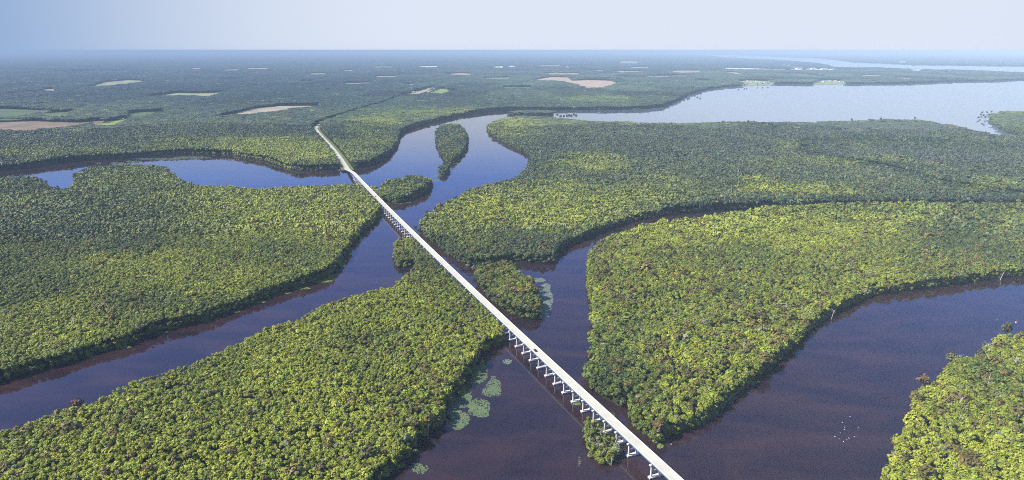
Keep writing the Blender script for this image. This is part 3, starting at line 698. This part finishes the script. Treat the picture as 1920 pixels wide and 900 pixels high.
# ------------------------------------------------------------ bare snags and single trees
def snag(px, py, h, lean=0.0, label='', mt=None, seed=0, z=0, group=None):
    p = un(px, py, z); t = empty('dead_tree', (p[0], p[1], z)); tag(t, label, 'dead tree', group); r = random.Random(seed)
    bm = bmesh.new(); top = Vector((lean*h, 0, h)); tube(bm, (0, 0, -1), top*.55, .38, .27, 8); tube(bm, top*.55, top, .27, .1, 8); obj('trunk', bm, mt or M_DEAD, t)
    for k in range(7):
        a = r.uniform(0, 6.28); f = r.uniform(.45, .9); b0 = top*f; ln = h*r.uniform(.16, .3)
        b1 = b0+Vector((math.cos(a)*ln, math.sin(a)*ln, ln*r.uniform(.4, 1)))
        bm = bmesh.new(); tube(bm, b0, b1, .16, .07, 5); b2 = b1+Vector((r.uniform(-1, 1), r.uniform(-1, 1), 1.2)); tube(bm, b1, b2, .07, .03, 5); obj('branch', bm, mt or M_DEAD, t)
snag(1427, 693, 13, .12, 'bleached bare tree leaning over the bank of the eastern island', seed=1)
snag(1841, 672, 17, .25, 'bleached bare tree sticking above the lower right island canopy', seed=2)
snag(1794, 694, 16, 0, 'pale straight bare trunk at the edge of the lower right island', seed=3)
snag(1704, 842, 11, -.1, 'white forked bare tree at the waterside of the lower right island', seed=4)
snag(1687, 878, 9, -.2, 'low bleached snag at the bottom bank of the lower right island', seed=5)
snag(1559, 597, 10, .2, 'pale leaning bare trunk over the wide channel bank', seed=6)
snag(1875, 525, 12, .3, 'thin bare tree on the bank near the right end of the wide channel', seed=7)
snag(800, 720, 13, .05, 'bare white trunk inside the southern island canopy', seed=8, z=1)
snag(206, 772, 14, -.2, 'twiggy bare tree on the upper bank of the southern island', seed=9)
snag(1106, 820, 8, -.1, 'bleached dead trunk in the brush beside the bridge piers', seed=10)
snag(1122, 850, 8, .1, 'dead trunk in the lower half of the brush by the bridge', seed=11)
snag(1140, 858, 7, .3, 'short leaning dead trunk in the brush nearest the camera', seed=12)

for k, (x, y) in enumerate([(1340,640),(1395,655),(1290,700),(1455,600),(1248,690),(1325,745),(1500,585),(1205,640),(1380,540),(1262,590)]):
    snag(x, y+14, random.uniform(14, 17), random.uniform(-.15, .2), 'thin bleached bare tree poking out of the eastern island canopy', seed=20+k, z=1, group='bare trees on the eastern island')
for k, (x, y) in enumerate([(1800,760),(1850,720),(1880,810),(1760,850),(1725,800),(1900,680)]):
    snag(x, y+20, random.uniform(15, 18), random.uniform(-.15, .2), 'thin bleached bare tree poking out of the lower right island canopy', seed=40+k, z=1, group='bare trees on the lower right island')
for k, (x, y) in enumerate([(860,640),(905,640),(790,690),(812,735),(770,800),(880,600),(700,860)]):
    snag(x, y+14, random.uniform(13, 15), random.uniform(-.15, .2), 'thin bleached bare tree poking out of the southern island canopy', seed=50+k, z=1, group='bare trees on the southern island')
for k, (x, y) in enumerate([(1104,808),(1112,815),(1108,835),(1118,828),(1126,812),(1134,850),(1150,846),(1128,862),(1116,842),(1146,868),(1158,836)]):
    snag(x, y+4, random.uniform(5.5, 8), random.uniform(-.25, .3), 'spindly pale trunk rising from the flooded brush by the piers', seed=70+k, group='pale trunks in the flooded brush')
def lone(name, px, py, h, r, tint, label, group=None, level=0, z=0, bark=M_BARK):
    p = un(px, py, z); t = empty(name, (p[0], p[1], z), random.uniform(0, 6)); tag(t, label, 'tree', group)
    c = obj('crown', random.choice(C0 if level == 0 else C1), None, t, (0, 0, h-r*.95)); c.scale = (r, r, r*1.15); c['tint'] = list(map(float, tint))
    k = obj('trunk', random.choice(TRK), None, t, None); k.scale = (h*1.1, h*1.1, h*.95); return t
lone('cypress_tree', 150, 783, 17, 4.2, (.15, .075, .045), 'reddish brown round tree standing out above the left channel bank')
lone('cypress_tree', 1727, 735, 16, 5.0, (.16, .095, .04), 'orange brown tree leaning out at the left edge of the lower right island')
lone('cypress_tree', 1780, 690, 16, 5.4, (.10, .10, .04), 'dull olive tree on the upper bank of the lower right island')
lone('cypress_tree', 1884, 634, 16, 6.0, (.075, .075, .03), 'dark brown green tree at the top of the lower right island')
lone('cypress_tree', 802, 408, 13, 4.2, (.07, .06, .03), 'dark round tree at the western tip of the central peninsula')
lone('cypress_tree', 889, 514, 12, 3.4, (.20, .19, .12), 'pale grey tree at the upper left of the narrow island')
lone('cypress_tree', 779, 432, 8, 3.0, (.06, .09, .04), 'small green tree standing in the water off the peninsula tip')
lone('cypress_tree', 783, 437, 7, 2.6, (.06, .09, .04), 'low bush in the water between the bridge and the peninsula tip')
for k, (x, y, hh) in enumerate([(1838,220,16),(1843,224,22),(1846,227,20),(1849,219,24),(1853,221,18),(1834,224,12),(1841,215,14),(1858,216,20)]):
    lone('cypress_tree', x, y, hh, 4.5, (.04, .055, .03), 'slender dark cypress standing in the water off the wooded point', 'cypresses in the water off the wooded point', 1)
for k, (x, y, hh) in enumerate([(1063,224,20),(1067,225,24),(1071,224.5,22),(1076,224,26),(1080,224.5,22),(1057,222,14),(1045,219,14),(1051,221,12)]):
    lone('cypress_tree', x, y, hh, 6, (.05, .07, .04), 'cypress in the small clump standing in the bay water', 'cypresses in the bay behind the peninsula', 1)
for k, (x, y) in enumerate([(1283,183),(1290,181),(1293,180),(1308,178),(1313,180),(1303,175),(1315,171),(1275,187),(1268,190),(1396,163),(1400,162),(1420,161),(1430,160.5),(1440,160),(1385,164)]):
    lone('cypress_tree', x, y, 22, 7, (.035, .05, .03), 'dark cypress standing just off the northern lake shore', 'cypresses off the northern lake shore', 1)
for k, (x, y) in enumerate([(1355,228),(1403,227),(1597,224),(1652,222),(1716,221),(1812,241)]):
    q_ = pj(*un(x, y-1.5, 22), 0)[:2]; lone('cypress_tree', q_[0], q_[1], 22, 4.5, (.05, .065, .035), 'taller dark tree rising above the lake edge of the peninsula', 'emergent trees along the lake edge', 1)

# brush at the pier feet: a thing one cannot count, with twigs
def brush():
    poly = LAND['M']; pl = np.array(poly); n = 620
    x = rng.uniform(pl[:, 0].min(), pl[:, 0].max(), n); y = rng.uniform(pl[:, 1].min(), pl[:, 1].max(), n); k = inpoly(x, y, poly) & (rng.random(n) < .8); x, y = x[k], y[k]
    d = polydist(x, y, BLINE); k = (d > hw+1.2); x, y = x[k], y[k]; n = len(x)
    t, ib, _ = look(x, y, 'M'); r = rng.uniform(.5, 1.25, n)*np.where(rng.random(n) < .08, 1.7, 1); edge = polydist(x, y, poly, True)
    z = rng.uniform(.3, 1, n)*np.clip(edge*1.6, .3, 6.5)
    t = np.where((edge < 2.2)[:, None], np.array((.22, .28, .05)), t*np.array((1.05, 1, 1.5)))
    scatter('brush', np.stack([x, y, z], 1), rng.integers(0, 6, n), np.stack([r, r, r*.8], 1), rng.uniform(0, 6.28, n), t, 'flooded brush and small trees at the foot of the near bridge piers')
brush()

# ------------------------------------------------------------ lily pads, sedge
def pads(parts, label, m=M_PAD, rad=(.3, .75), cover=1.25, name='lily_pads'):
    V, Fc = [], []
    for (cx, cy, rx, ry, tilt) in parts:
        c = un(cx, cy, 0); a = un(cx+rx, cy, 0)-c; b = un(cx, cy-ry, 0)-c
        A = PI*np.linalg.norm(a)*np.linalg.norm(b); n = int(min(2600, A*cover/(((rad[0]+rad[1])/2)**2*PI)))
        for _ in range(n):
            th = random.uniform(0, 2*PI); rr = math.sqrt(random.random()); 
            wob = .82+.36*noise(np.array([math.cos(th)*1.7+cx]), np.array([math.sin(th)*1.7+cy]), 9)[0]
            u_, v_ = math.cos(th)*rr*wob, math.sin(th)*rr*wob; u_, v_ = u_*math.cos(tilt)-v_*math.sin(tilt), u_*math.sin(tilt)+v_*math.cos(tilt)
            p = c+a*u_+b*v_; r_ = random.uniform(*rad); o = len(V); z = random.uniform(.02, .14); tx, ty = random.gauss(0, .10), random.gauss(0, .10); ph = random.random()*6
            for q in range(7): V.append((p[0]+r_*math.cos(ph+q*.9), p[1]+r_*math.sin(ph+q*.9), z+tx*math.cos(ph+q*.9)*r_+ty*math.sin(ph+q*.9)*r_))
            Fc.append([o+q for q in range(7)])
    return tag(obj(name, pymesh(name, V, Fc), m), label, kind='stuff')
pads([(951,678,9,4.5,0)], 'small isolated patch of lily pads nearest the first bridge piers', M_PADS)
pads([(926,722,13,12,.3),(917,735,15,8,0),(929,733,12,9,0),(926,707.5,5,2.5,0)], 'heart shaped patch of green lily pads in open water')
pads([(900,762,20,13,0),(893,770,16,9,0),(903,775,14,8,0),(884,762,8,8,0)], 'broad oval patch of lily pads below the heart shaped one')
pads([(862,788,18,14,0),(858,798,12,9,0),(868,780,12,7,0)], 'round patch of lily pads closest to the southern island bank')
pads([(900,705,14,11,.9),(890,716,10,8,.5),(908,697,6,9,0),(875,735,8,8,.5),(860,755,22,11,.75),(848,770,16,10,.7),(876,745,9,7,0)], 'long belt of pads and weed along the southern island bank')
pads([(788,879,14,9.5,0)], 'round isolated patch of lily pads near the bottom edge')
pads([(777,845,6,3,0),(762,852,9,6,.4),(748,872,12,6,.6)], 'patches of weed hugging the lower bank of the southern island', M_SEDGE, (.25,.6))
pads([(1010,525,12,4,-.3),(1022,540,11,8,0),(1028,560,9,14,0),(1024,578,9,12,0),(1018,590,12,8,0),(1014,555,7,14,0)], 'silvery crescent of lily pads beside the narrow island', M_PADS, (.3,.7), 1.6)
pads([(1366,752,11,7,0),(1372,746,8,3,0)], 'grey green pad patch under the eastern island bank, upper of four', M_PADS)
pads([(1338,774,10,7,0)], 'second patch of pads down the eastern island bank')
pads([(1314,788,11,8,0)], 'third patch of pads down the eastern island bank')
pads([(1292,800,7,3,0)], 'smallest pad patch near the southern tip of the eastern island')
pads([(1408,716,16,5,.3),(1440,690,9,3,.3)], 'thin pads beneath the leaning bare tree', M_SEDGE)
pads([(1105,742,4,2,0),(1118,752,4,2,0)], 'yellow green weed off the western tip of the eastern island', M_SEDGE)
pads([(1238,836,6,5,0),(1229,826,6,4,0)], 'bright yellow weed tail at the southern tip of the eastern island', M_SEDGE, (.3,.6), 1.4)
pads([(1087,866,4,9,.4)], 'sparse scattering of pads left of the pier brush', M_PADS, (.2,.45), .3)
pads([(1081,757,8,2.5,0),(1077,756,3,2,0)], 'yellow weed at the foot of a bridge pier', M_SEDGE, (.25,.5), 1.3)
pads([(360,295.5,34,2.2,.05),(300,298,45,1.6,0),(250,303,14,1.6,0),(220,306,14,1.6,0),(185,306,6,1,0)], 'long pale strip of pads in the upper left channel', M_PAD, (.8,1.8), .9)
pads([(688,305,16,2.6,.35),(700,301,8,2,.35)], 'pale strip of pads on the bank right of the causeway', M_PAD, (.6,1.3), 1.0)
pads([(759,378,14,3,.15),(748,381,8,2,0)], 'pads along the lower side of the oval river island', M_PAD, (.5,1.0), 1.0)
pads([(714,399,9,6,.3)], 'silvery pads where the bridge meets the western island', M_PADS, (.4,.8), .8)
pads([(871,283,9,1.6,0),(866,290,9,1.4,0),(858,300,9,1.5,0),(850,306,12,1.4,.1),(842,316,10,1.4,.1),(820,322,10,1.2,0),(832,325,9,1.4,0),(822,330,11,1.2,.1),(816,338,9,1.2,.3)], 'thin yellow streaks of weed beside the teardrop island', M_SEDGE, (.6,1.2), .55)
pads([(1041,485,5,9,0)], 'pale weed at the southern corner of the central peninsula', M_PADS, (.4,.7), .8)
pads([(620,517,9,4,.4),(611,521,12,3,.4)], 'bright green weed patch on the western island bank', M_SEDGE, (.3,.7), 1.4)
pads([(600,527,24,3,.25),(560,540,24,2.5,.25),(520,549,26,2.5,.2),(480,566,20,2.2,.4),(430,584,20,2,.4),(384,602,12,2.5,.3),(300,622,16,1.6,.25),(225,650,20,3,.3),(160,668,16,2.2,.3),(640,497,8,5,.9),(655,470,5,7,.7)], 'green fringe of water weed along the western island bank', M_SEDGE, (.3,.7), 1.1)
pads([(1010,565,6,14,-.5),(1015,582,5,8,0),(1003,548,4,8,-.5)], 'bright sedge fringe on the right side of the narrow island', M_SEDGE, (.3,.7), 1.5)
pads([(893,698,8,13,-.7),(905,684,6,10,-.7),(866,732,8,12,-.8)], 'yellow green sedge along the shaded southern island bank', M_SEDGE, (.3,.6), 1.5)

# ------------------------------------------------------------ marker, buoy, birds
p = un(1868, 609, 0); t = empty('channel_marker', (p[0], p[1], 0)); tag(t, 'channel marker post with a green board in the wide right river', 'marker')
bm = bmesh.new(); tube(bm, (0, 0, -1), (0, 0, 4.6), .3, .22, 10); obj('post', bm, M_DARK, t)
bm = bmesh.new(); bx(bm, (0, -.25, 5.0), (1.3, .08, 1.3), bevel=.02); obj('board', bm, M_GREEN, t)
bm = bmesh.new(); bx(bm, (0, 0, 5.75), (1.0, .6, .2)); obj('platform', bm, M_WHITE, t)
p = un(1905, 604.5, 0); t = empty('buoy', (p[0], p[1], 0)); tag(t, 'small red and white buoy floating near the right edge of the river', 'buoy')
bm = bmesh.new(); tube(bm, (0, 0, -.3), (0, 0, .7), .9, .8, 12); obj('float', bm, M_WHITE, t)
bm = bmesh.new(); tube(bm, (0, 0, .7), (0, 0, 2.0), .5, .2, 10); obj('cone_top', bm, M_RED, t)
def birdmesh():
    bm = bmesh.new()
    bmesh.ops.create_icosphere(bm, subdivisions=2, radius=1, matrix=Matrix.Translation((0, 0, .16)) @ Matrix.Diagonal((.34, .17, .17, 1)))
    bmesh.ops.create_icosphere(bm, subdivisions=1, radius=1, matrix=Matrix.Translation((.3, 0, .42)) @ Matrix.Diagonal((.10, .08, .08, 1)))
    tube(bm, (.22, 0, .2), (.3, 0, .42), .07, .05, 6); tube(bm, (.38, 0, .42), (.5, 0, .4), .03, .005, 5); tube(bm, (-.28, 0, .2), (-.5, 0, .26), .1, .03, 5)
    m = bpy.data.meshes.new('bird'); bm.to_mesh(m); bm.free(); m.materials.append(M_WHITE); return m
BM = birdmesh()
for i, (x, y) in enumerate([(1593.8,781),(1579.3,791.7),(1583.5,800.8),(1583.3,805),(1575.3,812),(1565.3,818.5),(1573.5,823),(1581.5,827.8),(1591.9,821.5),(1587.9,824.3),(1602,819),(1609.2,801.5)]):
    p = un(x, y, .2); o = obj('bird', BM, None, None, (p[0], p[1], 0)); o.rotation_euler.z = random.random()*6; o.scale = (1.15,)*3
    tag(o, 'white waterbird in the loose flock floating on the wide channel', 'bird', 'white birds on the wide channel')
p = un(1258.5, 833, .2); o = obj('bird', BM, None, None, (p[0], p[1], 0)); o.scale = (1.6,)*3; tag(o, 'lone white bird on the water near the foot of the bridge', 'bird')

# ------------------------------------------------------------ houses, mast
def house(px, py, wpx, label, rz=0.0, hh=5.0, roof=None, deep=.6, name='house', group=None):
    p = un(px, py, 1); d = pj(p[0], p[1], 1)[2]; w = wpx*d/F; dp = w*deep
    t = empty(name, (p[0], p[1], 1.0), rz); tag(t, label, name.replace('_', ' '), group)
    bm = bmesh.new(); bx(bm, (0, 0, hh/2), (w, dp, hh)); obj('wall', bm, M_WHITE, t)
    rh = min(hh*.7, w*.25); bm = bmesh.new(); a, b = w/2+.4, dp/2+.4
    v = [bm.verts.new(q) for q in ((-a, -b, hh+.01), (a, -b, hh+.01), (a, b, hh+.01), (-a, b, hh+.01), (-a, 0, hh+rh), (a, 0, hh+rh))]
    for q in ((0, 1, 5, 4), (3, 4, 5, 2), (0, 4, 3), (1, 2, 5), (0, 3, 2, 1)): bm.faces.new([v[i] for i in q])
    obj('roof', bm, roof or M_ROOF, t)
    n = max(1, min(5, int(w/5)))
    for i in range(n):
        bm = bmesh.new(); bx(bm, (-w/2+w*(i+.5)/n, -dp/2-.03, hh*.55), (1.3, .06, 1.2)); obj('window', bm, M_GLASS, t)
G1 = 'houses along the northern lake shore'
for x, y, w in [(1394,155.5,4),(1401,153,3),(1408,155,4),(1417,154,3),(1425,155,4),(1434,155.5,4),(1443,155,4),(1449.5,153.5,5),(1530,153,4),(1537,151,4),(1545,154,5),(1556,152.5,4),(1566,153,5),(1576,153.5,4),(1583,153.5,3)]:
    house(x, y, w, 'white house among the trees on the northern lake shore', random.uniform(-.5, .5), 7, group=G1)
G2 = 'mill sheds by the far river'
for x, y, w in [(1470,123.5,4),(1479,125,5),(1486,128,9),(1498,129.5,12),(1525,130,10),(1545,131,12),(1560,131.5,6)]:
    house(x, y, w, 'long white industrial shed on the spit before the sound', .1, 14, group=G2)
for x, y, w in [(1712,132,5),(1725,132.5,6),(1743,132.8,3),(1781,134,6),(1820,135,4),(1850,137,5)]:
    house(x, y, w, 'white building on the thin spit between lake and sound', .1, 12, group='buildings on the thin spit')
house(1693, 118.6, 9, 'white waterfront block alone on the far shore of the sound', 0, 25)
house(1063, 127, 5, 'white barn with the brightest roof beyond the orange field', .2, 14); house(1046, 124, 3, 'small white shed behind the bright barn', 0, 10)
for x, y, h_ in [(912.5, 106, 60), (918.5, 106, 45)]:
    house(x, y, 1.4, 'pale tower block on the horizon straight ahead', 0, h_, deep=1.0, name='tower_block', group='tower blocks on the horizon')
house(224, 222.5, 6, 'farmhouse with brown roof at the end of the brown field', .3, 5, M_ROOFR); house(231, 224, 4, 'low barn beside the brown roofed farmhouse', -.2, 4)
house(301, 219, 5, 'white farm shed right of the small green field', .2, 6); house(276, 222.5, 3, 'tiny white shed between farmhouse and green field', 0, 4); house(177, 224, 4, 'tan shed behind the brown field', 0, 4, M_ROOFR)
house(775, 174.5, 5, 'white service building at the foot of the mast', .4, 7); house(765, 175, 4, 'second low building left of the mast', .4, 5); house(899, 140, 4, 'white roofed house by the bend of the far road', .2, 10)
p = un(771.5, 173, 1); t = empty('radio_mast', (p[0], p[1], 1)); tag(t, 'thin lattice radio mast in the gravel clearing', 'mast')
hM = 62
for k in range(3):
    a = k*2.094; bm = bmesh.new(); tube(bm, (3*math.cos(a), 3*math.sin(a), 0), (.5*math.cos(a), .5*math.sin(a), hM), .28, .2, 5); obj('leg', bm, M_WHITE, t)
for i in range(12):
    f0, f1 = i/12, (i+1)/12
    for k in range(3):
        a, b = k*2.094, (k+1)*2.094; r0, r1 = 3-2.5*f0, 3-2.5*f1
        bm = bmesh.new(); tube(bm, (r0*math.cos(a), r0*math.sin(a), hM*f0), (r1*math.cos(b), r1*math.sin(b), hM*f1), .12, .12, 4); obj('brace', bm, M_WHITE, t)

# ------------------------------------------------------------ haze
bm = bmesh.new(); B_ = R_DISC+4000; zt = H+5; bx(bm, (0, 0, (zt-3)/2), (2*B_, 2*B_, zt+3))
hz = bpy.data.materials.new('haze'); hz.use_nodes = True; nd, lk = hz.node_tree.nodes, hz.node_tree.links; nd.remove(nd['Principled BSDF'])
pv = nd.new('ShaderNodeVolumePrincipled'); pv.inputs['Color'].default_value = (.66, .85, 1.0, 1); pv.inputs['Density'].default_value = 6.6e-5; pv.inputs['Anisotropy'].default_value = -.30
lk.new(pv.outputs[0], nd['Material Output'].inputs['Volume'])
tag(obj('haze', bm, hz), kind='stuff')
